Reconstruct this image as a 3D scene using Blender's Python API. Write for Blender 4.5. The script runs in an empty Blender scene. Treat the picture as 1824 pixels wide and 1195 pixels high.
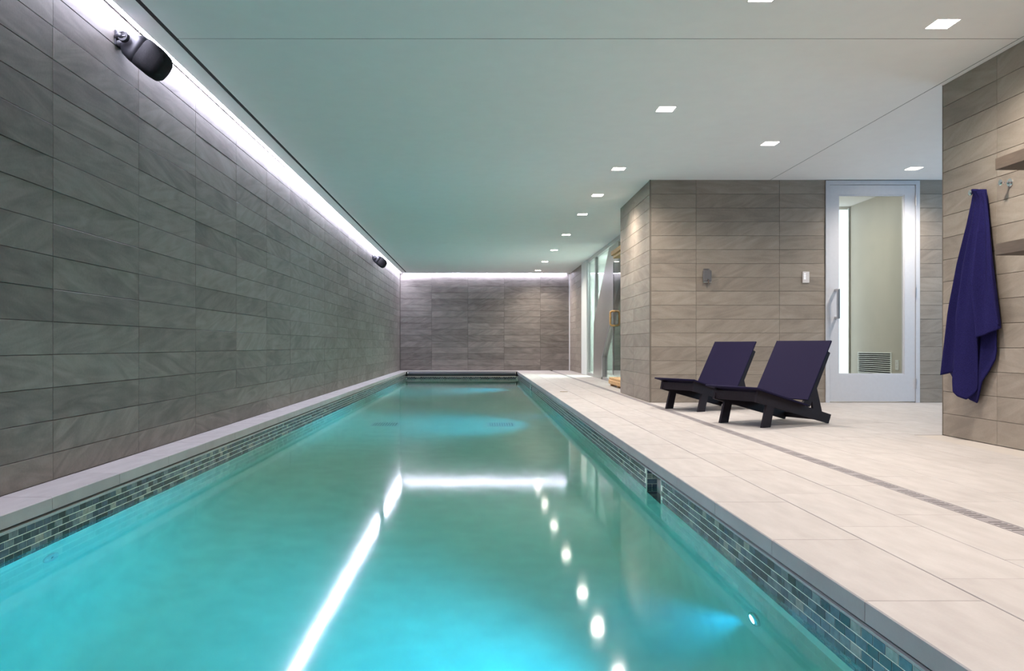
import bpy, math, random
from mathutils import Vector, Matrix
random.seed(7)
SC = bpy.context.scene
COL = SC.collection
R = math.radians

# ------------------------------------------------------------------ camera, world, exposure
FPX, CX, CY, CAMH = 1387.0, 852.0, 615.5, 0.625
cam_d = bpy.data.cameras.new('camera'); cam = bpy.data.objects.new('camera', cam_d); COL.objects.link(cam)
cam.location = (0, 0, CAMH); cam.rotation_euler = (R(90), 0, 0)
cam_d.sensor_width = 36; cam_d.lens = 36 * FPX / 1824
cam_d.shift_x = (912 - CX) / 1824; cam_d.shift_y = (CY - 597.5) / 1824
cam_d.clip_start = 0.02
SC.camera = cam
W = bpy.data.worlds.new('world'); SC.world = W; W.use_nodes = True
W.node_tree.nodes['Background'].inputs[0].default_value = (0.6, 0.75, 1, 1)
W.node_tree.nodes['Background'].inputs[1].default_value = 0.3
SC.view_settings.view_transform = 'Standard'; SC.view_settings.look = 'None'
SC.view_settings.exposure = 0.12; SC.view_settings.gamma = 1.0; SC.view_settings.use_curve_mapping = False
SC.cycles.use_denoising = True; SC.cycles.time_limit = 1150
SC.cycles.use_adaptive_sampling = True; SC.cycles.adaptive_threshold = 0.035
SC.cycles.max_bounces = 8; SC.cycles.diffuse_bounces = 4; SC.cycles.glossy_bounces = 5
SC.cycles.transmission_bounces = 8; SC.cycles.volume_bounces = 1
SC.cycles.caustics_reflective = True; SC.cycles.caustics_refractive = True
SC.cycles.sample_clamp_indirect = 6.0; SC.cycles.blur_glossy = 0.6

# light levels (each lamp is built further down, in its own builder)
SPOT_W = 158.0            # ceiling downlights, watts
SPOT_COL = (1.0, 0.88, 0.775)
LED_S = 160.0              # cove strip radiance
LED_COL = (0.80, 0.79, 1.0)
POOL_W = 215.0            # underwater lamps, watts
POOL_COL = (0.0, 0.51, 1.0)
ASSUMED_SKY_COL = (0.42, 0.70, 1.0)  # assumed daylight, from the hall window out of view

# ------------------------------------------------------------------ dimensions
XL, YB, ZC = -1.979, 19.65, 2.445        # left wall, back wall, ceiling
XCL, XCR = -1.756, 0.945                 # coping edges
ZW = -0.185                              # water level
PY0, PY1 = 0.8, 19.0                     # pool ends
XF = 2.31                                # far right wall / glass line
YD, XBK, YBK = 8.556, 1.885, 10.33       # door wall, block side, block rear
XT, YT = 3.25, 5.45                      # towel wall and its end
ROW, TLEN = 0.1527, 0.9144

def proj(x, y, z):
    return CX + FPX * x / y, CY - FPX * (z - CAMH) / y
def on_x(px, py, X):                     # image point on a plane of constant X
    Y = FPX * X / (px - CX); return Y, CAMH - (py - CY) * Y / FPX

# ------------------------------------------------------------------ material helpers
def newmat(name):
    m = bpy.data.materials.new(name); m.use_nodes = True
    nt = m.node_tree; b = nt.nodes['Principled BSDF']
    return m, nt, b
def N(nt, t, **kw):
    n = nt.nodes.new(t)
    for k, v in kw.items(): setattr(n, k, v)
    return n
def L(nt, a, b): nt.links.new(a, b)
def ramp(nt, stops, interp='LINEAR'):
    n = N(nt, 'ShaderNodeValToRGB'); cr = n.color_ramp; cr.interpolation = interp
    while len(cr.elements) > len(stops): cr.elements.remove(cr.elements[-1])
    while len(cr.elements) < len(stops): cr.elements.new(0.5)
    for e, (p, c) in zip(cr.elements, stops): e.position = p; e.color = (*c, 1)
    return n
def rnd_source(nt, island):
    if island:
        return N(nt, 'ShaderNodeNewGeometry').outputs['Random Per Island']
    return N(nt, 'ShaderNodeObjectInfo').outputs['Random']
def mul(nt, a, k, op='MULTIPLY'):
    n = N(nt, 'ShaderNodeMath', operation=op); L(nt, a, n.inputs[0])
    if isinstance(k, (int, float)): n.inputs[1].default_value = k
    else: L(nt, k, n.inputs[1])
    return n.outputs[0]

def stone_mat(name, island=False, dark=(0.20, 0.172, 0.143), mid=(0.262, 0.228, 0.190), light=(0.325, 0.286, 0.241), axis='Y', tilt=46):
    """striated sandstone-look porcelain; each tile has its own grain direction"""
    m, nt, b = newmat(name)
    r = rnd_source(nt, island)
    tc = N(nt, 'ShaderNodeTexCoord')
    ad = N(nt, 'ShaderNodeVectorMath', operation='ADD')
    cmb = N(nt, 'ShaderNodeCombineXYZ'); L(nt, mul(nt, r, 41.0), cmb.inputs[0]); L(nt, mul(nt, r, 17.0), cmb.inputs[1]); L(nt, mul(nt, r, 29.0), cmb.inputs[2])
    L(nt, tc.outputs['Object'], ad.inputs[0]); L(nt, cmb.outputs[0], ad.inputs[1])
    rot = N(nt, 'ShaderNodeVectorRotate', rotation_type=axis + '_AXIS')
    fr = N(nt, 'ShaderNodeMath', operation='FRACT'); L(nt, mul(nt, r, 7.31), fr.inputs[0])
    ang = mul(nt, mul(nt, fr.outputs[0], -0.35, 'ADD'), R(tilt))
    L(nt, ad.outputs[0], rot.inputs['Vector']); L(nt, ang, rot.inputs['Angle'])
    mp = N(nt, 'ShaderNodeMapping'); mp.inputs['Scale'].default_value = (1.6, 9, 9)
    L(nt, rot.outputs[0], mp.inputs[0])
    n1 = N(nt, 'ShaderNodeTexNoise'); n1.inputs['Scale'].default_value = 1.6; n1.inputs['Detail'].default_value = 6; n1.inputs['Distortion'].default_value = 1.1
    L(nt, mp.outputs[0], n1.inputs['Vector'])
    n2 = N(nt, 'ShaderNodeTexNoise'); n2.inputs['Scale'].default_value = 90; n2.inputs['Detail'].default_value = 3
    L(nt, ad.outputs[0], n2.inputs['Vector'])
    n3 = N(nt, 'ShaderNodeTexNoise'); n3.inputs['Scale'].default_value = 5; n3.inputs['Detail'].default_value = 4
    L(nt, ad.outputs[0], n3.inputs['Vector'])
    s = N(nt, 'ShaderNodeMix', data_type='FLOAT'); s.inputs[0].default_value = 0.28
    L(nt, n1.outputs[0], s.inputs[2]); L(nt, n3.outputs[0], s.inputs[3])
    s2 = N(nt, 'ShaderNodeMix', data_type='FLOAT'); s2.inputs[0].default_value = 0.16
    L(nt, s.outputs[0], s2.inputs[2]); L(nt, n2.outputs[0], s2.inputs[3])
    tone = mul(nt, mul(nt, mul(nt, r, -0.5, 'ADD'), 0.17), s2.outputs[0], 'ADD')
    cr = ramp(nt, [(0.30, dark), (0.5, mid), (0.70, light)])
    L(nt, tone, cr.inputs[0]); L(nt, cr.outputs[0], b.inputs['Base Color'])
    b.inputs['Roughness'].default_value = 0.55; b.inputs['Specular IOR Level'].default_value = 0.35
    bp = N(nt, 'ShaderNodeBump'); bp.inputs['Strength'].default_value = 0.12; bp.inputs['Distance'].default_value = 0.003
    L(nt, s2.outputs[0], bp.inputs['Height']); L(nt, bp.outputs[0], b.inputs['Normal'])
    return m

def plain_mat(name, col, rough=0.5, metal=0.0, var=0.0, scale=30.0, bump=0.0, spec=0.5, stretch=(1, 1, 1)):
    m, nt, b = newmat(name)
    b.inputs['Roughness'].default_value = rough; b.inputs['Metallic'].default_value = metal
    b.inputs['Specular IOR Level'].default_value = spec
    tc = N(nt, 'ShaderNodeTexCoord'); mp = N(nt, 'ShaderNodeMapping'); mp.inputs['Scale'].default_value = stretch
    L(nt, tc.outputs['Object'], mp.inputs[0])
    n = N(nt, 'ShaderNodeTexNoise'); n.inputs['Scale'].default_value = scale; n.inputs['Detail'].default_value = 5
    L(nt, mp.outputs[0], n.inputs['Vector'])
    lo = tuple(c * (1 - var) for c in col); hi = tuple(min(1, c * (1 + var)) for c in col)
    cr = ramp(nt, [(0.3, lo), (0.7, hi)]); L(nt, n.outputs[0], cr.inputs[0]); L(nt, cr.outputs[0], b.inputs['Base Color'])
    if bump:
        bp = N(nt, 'ShaderNodeBump'); bp.inputs['Strength'].default_value = bump; bp.inputs['Distance'].default_value = 0.004
        L(nt, n.outputs[0], bp.inputs['Height']); L(nt, bp.outputs[0], b.inputs['Normal'])
    return m

def emit_mat(name, col, s):
    m, nt, b = newmat(name)
    e = N(nt, 'ShaderNodeEmission'); e.inputs[0].default_value = (*col, 1); e.inputs[1].default_value = s
    L(nt, e.outputs[0], nt.nodes['Material Output'].inputs['Surface'])
    return m

def limestone_mat(name, island=False):
    m, nt, b = newmat(name)
    r = rnd_source(nt, island); tc = N(nt, 'ShaderNodeTexCoord')
    ad = N(nt, 'ShaderNodeVectorMath', operation='ADD')
    cmb = N(nt, 'ShaderNodeCombineXYZ'); L(nt, mul(nt, r, 37.0), cmb.inputs[0]); L(nt, mul(nt, r, 53.0), cmb.inputs[1])
    L(nt, tc.outputs['Object'], ad.inputs[0]); L(nt, cmb.outputs[0], ad.inputs[1])
    mp = N(nt, 'ShaderNodeMapping'); mp.inputs['Scale'].default_value = (3, 1, 1); mp.inputs['Rotation'].default_value = (0, 0, R(75))
    L(nt, ad.outputs[0], mp.inputs[0])
    n1 = N(nt, 'ShaderNodeTexNoise'); n1.inputs['Scale'].default_value = 5; n1.inputs['Detail'].default_value = 7; L(nt, mp.outputs[0], n1.inputs['Vector'])
    n2 = N(nt, 'ShaderNodeTexNoise'); n2.inputs['Scale'].default_value = 160; n2.inputs['Detail'].default_value = 2; L(nt, ad.outputs[0], n2.inputs['Vector'])
    s = N(nt, 'ShaderNodeMix', data_type='FLOAT'); s.inputs[0].default_value = 0.15; L(nt, n1.outputs[0], s.inputs[2]); L(nt, n2.outputs[0], s.inputs[3])
    tone = mul(nt, mul(nt, mul(nt, r, -0.5, 'ADD'), 0.14), s.outputs[0], 'ADD')
    cr = ramp(nt, [(0.25, (0.325, 0.305, 0.295)), (0.5, (0.37, 0.35, 0.34)), (0.75, (0.415, 0.395, 0.385))])
    L(nt, tone, cr.inputs[0]); L(nt, cr.outputs[0], b.inputs['Base Color'])
    b.inputs['Roughness'].default_value = 0.6; b.inputs['Specular IOR Level'].default_value = 0.3
    return m

def mosaic_mat(name, island=False):
    m, nt, b = newmat(name)
    r = rnd_source(nt, island)
    cr = ramp(nt, [(0.0, (0.022, 0.028, 0.034)), (0.22, (0.045, 0.058, 0.072)), (0.40, (0.080, 0.108, 0.130)), (0.62, (0.135, 0.165, 0.175)),
                   (0.80, (0.060, 0.078, 0.105)), (0.92, (0.24, 0.25, 0.215))], 'CONSTANT')
    L(nt, r, cr.inputs[0])
    tc = N(nt, 'ShaderNodeTexCoord'); n = N(nt, 'ShaderNodeTexNoise'); n.inputs['Scale'].default_value = 45; n.inputs['Detail'].default_value = 4
    ad = N(nt, 'ShaderNodeVectorMath', operation='ADD'); L(nt, tc.outputs['Object'], ad.inputs[0]); L(nt, mul(nt, r, 50.0), ad.inputs[1]); L(nt, ad.outputs[0], n.inputs['Vector'])
    mx = N(nt, 'ShaderNodeMix', data_type='RGBA', blend_type='OVERLAY'); mx.inputs[0].default_value = 0.7
    L(nt, cr.outputs[0], mx.inputs[6]); L(nt, n.outputs[0], mx.inputs[7]); L(nt, mx.outputs[2], b.inputs['Base Color'])
    b.inputs['Roughness'].default_value = 0.22
    return m

def water_mat():
    m, nt, b = newmat('pool_water'); out = nt.nodes['Material Output']
    fr = N(nt, 'ShaderNodeFresnel'); fr.inputs['IOR'].default_value = 1.33
    rf = N(nt, 'ShaderNodeBsdfRefraction'); rf.inputs['IOR'].default_value = 1.33; rf.inputs['Roughness'].default_value = 0.0
    gl = N(nt, 'ShaderNodeBsdfGlossy'); gl.inputs['Roughness'].default_value = 0.065; gl.inputs['Color'].default_value = (1, 1, 1, 1)
    mx = N(nt, 'ShaderNodeMixShader'); L(nt, fr.outputs[0], mx.inputs[0]); L(nt, rf.outputs[0], mx.inputs[1]); L(nt, gl.outputs[0], mx.inputs[2])
    L(nt, mx.outputs[0], out.inputs['Surface'])
    tc = N(nt, 'ShaderNodeTexCoord'); n = N(nt, 'ShaderNodeTexNoise'); n.inputs['Scale'].default_value = 2.2; n.inputs['Detail'].default_value = 3
    L(nt, tc.outputs['Object'], n.inputs['Vector'])
    bp = N(nt, 'ShaderNodeBump'); bp.inputs['Strength'].default_value = 0.025; bp.inputs['Distance'].default_value = 0.02
    L(nt, n.outputs[0], bp.inputs['Height']); L(nt, bp.outputs[0], gl.inputs['Normal'])
    va = N(nt, 'ShaderNodeVolumeAbsorption'); va.inputs['Color'].default_value = (0.15, 0.92, 0.80, 1); va.inputs['Density'].default_value = 0.34
    vs = N(nt, 'ShaderNodeVolumeScatter'); vs.inputs['Color'].default_value = (0.75, 0.95, 1.0, 1); vs.inputs['Density'].default_value = 0.035; vs.inputs['Anisotropy'].default_value = 0.3
    av = N(nt, 'ShaderNodeAddShader'); L(nt, va.outputs[0], av.inputs[0]); L(nt, vs.outputs[0], av.inputs[1]); L(nt, av.outputs[0], out.inputs['Volume'])
    return m

def glass_mat(name, tint=(0.95, 0.97, 0.955), refl=0.08):
    m, nt, b = newmat(name); out = nt.nodes['Material Output']
    lw = N(nt, 'ShaderNodeFresnel'); gm_ = N(nt, 'ShaderNodeNewGeometry')
    ma = N(nt, 'ShaderNodeMath', operation='MULTIPLY_ADD'); L(nt, gm_.outputs['Backfacing'], ma.inputs[0]); ma.inputs[1].default_value = 1 / 1.5 - 1.5; ma.inputs[2].default_value = 1.5
    L(nt, ma.outputs[0], lw.inputs['IOR'])
    tr = N(nt, 'ShaderNodeBsdfTransparent'); tr.inputs[0].default_value = (*tint, 1)
    gl = N(nt, 'ShaderNodeBsdfGlossy'); gl.inputs['Roughness'].default_value = 0.0
    mx = N(nt, 'ShaderNodeMixShader'); L(nt, lw.outputs[0], mx.inputs[0]); L(nt, tr.outputs[0], mx.inputs[1]); L(nt, gl.outputs[0], mx.inputs[2])
    L(nt, mx.outputs[0], out.inputs['Surface'])
    return m

M = dict(
    stone=stone_mat('beige_wall_stone'), stone_i=stone_mat('beige_wall_stone_far', True),
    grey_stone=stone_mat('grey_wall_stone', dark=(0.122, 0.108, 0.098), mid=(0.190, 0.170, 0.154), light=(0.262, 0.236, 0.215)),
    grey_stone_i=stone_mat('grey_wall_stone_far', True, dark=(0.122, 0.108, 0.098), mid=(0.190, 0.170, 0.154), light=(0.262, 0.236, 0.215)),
    lime=limestone_mat('deck_limestone'), lime_i=limestone_mat('deck_limestone_far', True),
    mosaic=mosaic_mat('waterline_mosaic'), mosaic_i=mosaic_mat('waterline_mosaic_far', True),
    grout=plain_mat('grey_grout', (0.10, 0.09, 0.08), 0.9),
    deck_grout=plain_mat('pale_grout', (0.40, 0.37, 0.34), 0.9),
    ceil=plain_mat('ceiling_paint', (0.90, 0.89, 0.875), 0.8, var=0.012, scale=8, spec=0.2),
    plenum=plain_mat('plenum_black', (0.012, 0.012, 0.012), 0.9),
    plaster=plain_mat('pool_plaster', (0.78, 0.86, 0.73), 0.7, var=0.07, scale=6),
    water=water_mat(),
    alu=plain_mat('brushed_aluminium', (0.55, 0.55, 0.56), 0.38, 1.0, var=0.06, scale=60),
    rail=plain_mat('cover_track_grey', (0.42, 0.43, 0.42), 0.5, 0.0, var=0.05),
    chrome=plain_mat('chrome', (0.82, 0.82, 0.84), 0.12, 1.0),
    steel=plain_mat('drain_steel', (0.24, 0.225, 0.235), 0.55, 0.3, var=0.08, scale=80),
    door=plain_mat('door_grey_paint', (0.54, 0.56, 0.60), 0.42, 0.0, var=0.02),
    black=plain_mat('speaker_black', (0.022, 0.022, 0.027), 0.45, var=0.05),
    grille=plain_mat('speaker_grille', (0.006, 0.006, 0.007), 0.75, var=0.3, scale=700, bump=0.4, spec=0.25),
    rubber=plain_mat('dark_slot', (0.01, 0.01, 0.01), 0.9),
    purple=plain_mat('lounger_fabric', (0.014, 0.0115, 0.037), 0.85, var=0.14, scale=420, bump=0.25, spec=0.12),
    frame=plain_mat('lounger_frame', (0.014, 0.0105, 0.015), 0.6, var=0.12, scale=60, spec=0.22),
    towel=plain_mat('navy_terry', (0.015, 0.0135, 0.076), 0.95, var=0.35, scale=260, bump=0.9, spec=0.1),
    hem=plain_mat('towel_hem', (0.026, 0.019, 0.145), 0.8, var=0.12, scale=300, bump=0.3, spec=0.15),
    wood=plain_mat('sauna_oak', (0.60, 0.36, 0.14), 0.45, var=0.18, scale=9, stretch=(6, 1, 6)),
    shelf=plain_mat('shelf_bronze', (0.075, 0.056, 0.042), 0.55, var=0.18, scale=12, stretch=(8, 1, 8)),
    sage=plain_mat('pale_sage_paint', (0.50, 0.48, 0.42), 0.7, var=0.03, scale=5),
    white=plain_mat('white_paint', (0.70, 0.73, 0.71), 0.6, var=0.02),
    panel=plain_mat('leaning_panel_grey', (0.36, 0.34, 0.32), 0.34, 0.55, var=0.05, scale=20),
    glass=glass_mat('clear_glass'), green_glass=glass_mat('green_glass', (0.93, 0.985, 0.97)), smoke=glass_mat('smoked_glass', (0.55, 0.60, 0.58)),
    grey=plain_mat('grey_plastic', (0.10, 0.10, 0.105), 0.5), keypad=plain_mat('keypad_white', (0.62, 0.60, 0.60), 0.4),
    lens=emit_mat('downlight_glow', (1.0, 0.90, 0.80), 45.0), led=emit_mat('led_strip', LED_COL, LED_S),
    plens=emit_mat('pool_lamp_glow', (0.25, 0.8, 1.0), 10.0), keyled=emit_mat('keypad_led', (0.9, 0.95, 1), 2.5),
    assumed_sky=emit_mat('assumed_window_glow', ASSUMED_SKY_COL, 4.5), bright=emit_mat('lit_opal_window', (0.86, 0.95, 1.0), 1.7),  # daylight glow belongs to the assumed, unseen hall window
    roll=plain_mat('cover_roller', (0.045, 0.05, 0.055), 0.45, 0.2),
)

# ------------------------------------------------------------------ object helpers
def mesh_obj(name, verts, faces, mat, parent=None, smooth=False):
    me = bpy.data.meshes.new(name); me.from_pydata([tuple(v) for v in verts], [], faces); me.update()
    if mat is not None: me.materials.append(mat)
    if smooth:
        me.polygons.foreach_set('use_smooth', [True] * len(me.polygons))
    o = bpy.data.objects.new(name, me); COL.objects.link(o)
    if parent is not None: o.parent = parent
    return o
def tag(o, label=None, cat=None, group=None, kind=None):
    if label: o['label'] = label
    if cat: o['category'] = cat
    if group: o['group'] = group
    if kind: o['kind'] = kind
    return o
def thing(name, label, cat, loc=(0, 0, 0), rz=0, group=None):
    o = bpy.data.objects.new(name, None); COL.objects.link(o); o.location = loc; o.rotation_euler = (0, 0, rz)
    o.empty_display_size = 0.1
    return tag(o, label, cat, group)
class MB:
    """collects shapes into one mesh"""
    def __init__(s): s.v, s.f = [], []
    def add(s, v, f):
        k = len(s.v); s.v += [tuple(p) for p in v]; s.f += [tuple(i + k for i in q) for q in f]; return s
    def box(s, x0, x1, y0, y1, z0, z1):
        v = [(x, y, z) for z in (z0, z1) for y in (y0, y1) for x in (x0, x1)]
        return s.add(v, [(0, 2, 3, 1), (4, 5, 7, 6), (0, 1, 5, 4), (2, 6, 7, 3), (0, 4, 6, 2), (1, 3, 7, 5)])
    def rbox(s, x0, x1, y0, y1, z0, z1, c):
        """box with chamfered edges"""
        xs, ys, zs = (x0, x1), (y0, y1), (z0, z1); v = []; idx = {}
        for a in (0, 1):
            for b in (0, 1):
                for d in (0, 1):
                    sx, sy, sz = (1 - 2 * a) * c, (1 - 2 * b) * c, (1 - 2 * d) * c
                    for ax in range(3):
                        p = [xs[a] + sx, ys[b] + sy, zs[d] + sz]; p[ax] = (xs[a], ys[b], zs[d])[ax]
                        idx[a, b, d, ax] = len(v); v.append(tuple(p))
        I = idx; f = []
        for k in (0, 1):
            f.append([I[k, 0, 0, 0], I[k, 1, 0, 0], I[k, 1, 1, 0], I[k, 0, 1, 0]])
            f.append([I[0, k, 0, 1], I[1, k, 0, 1], I[1, k, 1, 1], I[0, k, 1, 1]])
            f.append([I[0, 0, k, 2], I[1, 0, k, 2], I[1, 1, k, 2], I[0, 1, k, 2]])
            for j in (0, 1):
                f.append([I[k, j, 0, 0], I[k, j, 1, 0], I[k, j, 1, 1], I[k, j, 0, 1]])
                f.append([I[k, 0, j, 0], I[k, 1, j, 0], I[k, 1, j, 2], I[k, 0, j, 2]])
                f.append([I[0, k, j, 1], I[1, k, j, 1], I[1, k, j, 2], I[0, k, j, 2]])
        for a in (0, 1):
            for b in (0, 1):
                for d in (0, 1): f.append([I[a, b, d, 0], I[a, b, d, 1], I[a, b, d, 2]])
        cen = Vector(((x0 + x1) / 2, (y0 + y1) / 2, (z0 + z1) / 2)); g = []
        for q in f:
            p = [Vector(v[i]) for i in q]; n = (p[1] - p[0]).cross(p[2] - p[0]); m = sum(p, Vector()) / len(p)
            g.append(tuple(q) if n.dot(m - cen) > 0 else tuple(reversed(q)))
        return s.add(v, g)
    def prism(s, pts, axis, a, b):
        """polygon pts extruded along axis between a and b; pts are the two other coordinates in order"""
        n = len(pts)
        def P(p, t):
            if axis == 'x': return (t, p[0], p[1])
            if axis == 'y': return (p[0], t, p[1])
            return (p[0], p[1], t)
        v = [P(p, a) for p in pts] + [P(p, b) for p in pts]
        f = [tuple(range(n - 1, -1, -1)), tuple(range(n, 2 * n))] + [(i, (i + 1) % n, n + (i + 1) % n, n + i) for i in range(n)]
        area = sum(pts[i][0] * pts[(i + 1) % n][1] - pts[(i + 1) % n][0] * pts[i][1] for i in range(n))
        flip = (area < 0) ^ (axis == 'y') ^ (b < a)
        if flip: f = [tuple(reversed(q)) for q in f]
        return s.add(v, f)
    def cyl(s, p, q, r, n=16, r2=None):
        p, q = Vector(p), Vector(q); d = (q - p).normalized(); r2 = r if r2 is None else r2
        u = d.orthogonal().normalized(); w = d.cross(u)
        v = [p + (u * math.cos(t) + w * math.sin(t)) * r for t in [2 * math.pi * i / n for i in range(n)]]
        v += [q + (u * math.cos(t) + w * math.sin(t)) * r2 for t in [2 * math.pi * i / n for i in range(n)]]
        f = [(i, (i + 1) % n, n + (i + 1) % n, n + i) for i in range(n)] + [tuple(range(n - 1, -1, -1)), tuple(range(n, 2 * n))]
        return s.add(v, f)
    def lathe(s, c, prof, axis, n=20):
        """prof: (radius, distance along axis)"""
        d = Vector(axis).normalized(); u = d.orthogonal().normalized(); w = d.cross(u); c = Vector(c); v = []
        for r, t in prof:
            v += [c + d * t + (u * math.cos(a) + w * math.sin(a)) * r for a in [2 * math.pi * i / n for i in range(n)]]
        f = []
        for k in range(len(prof) - 1):
            f += [(k * n + i, k * n + (i + 1) % n, (k + 1) * n + (i + 1) % n, (k + 1) * n + i) for i in range(n)]
        f += [tuple(range(n - 1, -1, -1)), tuple(range((len(prof) - 1) * n, len(prof) * n))]
        return s.add(v, f)
    def tube(s, pts, r, n=10, closed=False):
        pts = [Vector(p) for p in pts]; m = len(pts); v = []; f = []
        for i, p in enumerate(pts):
            a = pts[(i - 1) % m] if (closed or i) else pts[0]; b = pts[(i + 1) % m] if (closed or i < m - 1) else pts[-1]
            d = (b - a).normalized(); ref = Vector((0, 1, 0)) if abs(d.y) < 0.9 else Vector((1, 0, 0))
            u = d.cross(ref).normalized(); w = d.cross(u)
            v += [p + (u * math.cos(t) + w * math.sin(t)) * r for t in [2 * math.pi * k / n for k in range(n)]]
        for i in range(m if closed else m - 1):
            j = (i + 1) % m
            f += [(i * n + k, i * n + (k + 1) % n, j * n + (k + 1) % n, j * n + k) for k in range(n)]
        if not closed: f += [tuple(range(n - 1, -1, -1)), tuple(range((m - 1) * n, m * n))]
        return s.add(v, f)
    def build(s, name, mat, parent=None, smooth=False): return mesh_obj(name, s.v, s.f, mat, parent, smooth)

def grid_slab(mb, us, vs, solid, w0, w1, axis):
    """slab with holes: cells between us and vs where solid(uc, vc); axis is the thickness direction"""
    nu, nv = len(us), len(vs); k = len(mb.v)
    def P(u, v, w): return {'x': (w, u, v), 'y': (u, w, v), 'z': (u, v, w)}[axis]
    for w in (w0, w1):
        mb.v += [P(u, v, w) for v in vs for u in us]
    S = [[solid((us[i] + us[i + 1]) / 2, (vs[j] + vs[j + 1]) / 2) for j in range(nv - 1)] for i in range(nu - 1)]
    A = lambda i, j, t: k + t * nu * nv + j * nu + i
    g = lambda i, j: 0 <= i < nu - 1 and 0 <= j < nv - 1 and S[i][j]
    rev = axis == 'y'
    def put(q): mb.f.append(tuple(reversed(q)) if rev else tuple(q))
    for i in range(nu - 1):
        for j in range(nv - 1):
            if not S[i][j]: continue
            put((A(i, j, 1), A(i + 1, j, 1), A(i + 1, j + 1, 1), A(i, j + 1, 1)))
            put((A(i, j + 1, 0), A(i + 1, j + 1, 0), A(i + 1, j, 0), A(i, j, 0)))
            if not g(i - 1, j): put((A(i, j, 0), A(i, j, 1), A(i, j + 1, 1), A(i, j + 1, 0)))
            if not g(i + 1, j): put((A(i + 1, j, 1), A(i + 1, j, 0), A(i + 1, j + 1, 0), A(i + 1, j + 1, 1)))
            if not g(i, j - 1): put((A(i, j, 1), A(i, j, 0), A(i + 1, j, 0), A(i + 1, j, 1)))
            if not g(i, j + 1): put((A(i, j + 1, 0), A(i, j + 1, 1), A(i + 1, j + 1, 1), A(i + 1, j + 1, 0)))
    return mb

# chamfered plates shared by all tiles of one size; the face looks along -Y (wall) or +Z (floor)
_plates = {}
def plate_geo(kind, a, b, t, c):
    if kind == 'wall':
        q = lambda x, z, y: (x, y, z)
        A, B = a / 2, b / 2
        v = [q(-A, -B, 0), q(A, -B, 0), q(A, B, 0), q(-A, B, 0), q(-A, -B, -t + c), q(A, -B, -t + c), q(A, B, -t + c), q(-A, B, -t + c),
             q(-A + c, -B + c, -t), q(A - c, -B + c, -t), q(A - c, B - c, -t), q(-A + c, B - c, -t)]
    else:
        A, B = a / 2, b / 2
        v = [(-A, -B, -t), (A, -B, -t), (A, B, -t), (-A, B, -t), (-A, -B, -c), (A, -B, -c), (A, B, -c), (-A, B, -c),
             (-A + c, -B + c, 0), (A - c, -B + c, 0), (A - c, B - c, 0), (-A + c, B - c, 0)]
    f = [(3, 2, 1, 0), (8, 9, 10, 11)]
    for k in range(4):
        j = (k + 1) % 4; f += [(k, j, 4 + j, 4 + k), (4 + k, 4 + j, 8 + j, 8 + k)]
    return v, f
def plate(kind, a, b, t, c, mat):
    key = (kind, round(a, 4), round(b, 4), t, mat.name)
    if key not in _plates:
        v, f = plate_geo(kind, a, b, t, c)
        me = bpy.data.meshes.new('tile'); me.from_pydata(v, [], f); me.update(); me.materials.append(mat); _plates[key] = me
    return _plates[key]
def tile(name, kind, parent, loc, rz, a, b, t, c, mat):
    o = bpy.data.objects.new(name, plate(kind, a, b, t, c, mat)); COL.objects.link(o)
    o.location = loc; o.rotation_euler = (0, 0, rz); o.parent = parent
    return o

TT = 0.010      # wall tile thickness; walls' tile faces stand at the wall coordinate
def tile_wall(parent, face, coord, u0, u1, z0, z1, ujoint, zjoint, hole=None, st='stone', g=0.0027):
    """face: '+x', '-x', '-y'; u runs along the wall"""
    us = [u0]; k = math.ceil((u0 - ujoint) / TLEN + 1e-6); u = ujoint + k * TLEN
    while u < u1 - 0.012: us.append(u); u += TLEN
    us.append(u1)
    zs = [z0]; k = math.ceil((z0 - zjoint) / ROW + 1e-6); z = zjoint + k * ROW
    while z < z1 - 0.012: zs.append(z); z += ROW
    zs.append(z1)
    out = []
    for i in range(len(us) - 1):
        for j in range(len(zs) - 1):
            segs = [(us[i], us[i + 1], zs[j], zs[j + 1])]
            if hole:
                h0, h1, hz = hole; a, b, c, d = segs[0]
                if b > h0 and a < h1 and c < hz:
                    segs = [s for s in ((a, min(b, h0), c, d), (max(a, h1), b, c, d)) if s[1] - s[0] > 0.012]
                    if d > hz + 0.012: segs.append((max(a, h0), min(b, h1), hz, d))
            for a, b, c, d in segs: out.append((a, b, c, d))
    def place(s):
        a, b, c, d = s; u, z = (a + b) / 2, (c + d) / 2; p = random.uniform(-0.0008, 0.0008)
        if face == '+x': return (coord - TT + p, u, z), R(90)
        if face == '-x': return (coord + TT - p, u, z), R(-90)
        return (u, coord + TT - p, z), 0
    def size(s):
        loc, _ = place(s)
        if loc[1] < 1.0: return 0
        x, y = proj(*loc)
        if not (-250 < x < 2075 and -250 < y < 1450): return 0
        k = (s[1] - s[0]) * (s[3] - s[2]) * (FPX / loc[1]) ** 2
        return k * (abs(loc[0]) / loc[1] if face != '-y' else 1)
    out.sort(key=size, reverse=True)
    rest = MB()
    for n, s in enumerate(out):
        loc, rz = place(s); a, b = s[1] - s[0] - g, s[3] - s[2] - g
        if a < 0.004 or b < 0.004: continue
        if n < 300 and size(s) > 0: tile('wall_tile', 'wall', parent, loc, rz, a, b, TT, 0.0012, M[st])
        else:
            v, f = plate_geo('wall', a, b, TT, 0.0012); mt = Matrix.Translation(loc) @ Matrix.Rotation(rz, 4, 'Z')
            rest.add([mt @ Vector(p) for p in v], f)
    if rest.v: tag(rest.build('wall_tile_field', M[st + '_i'], parent), kind='stuff')

# ================================================================== STRUCTURE
S = lambda o, label: tag(o, label, None, None, 'structure')
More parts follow.
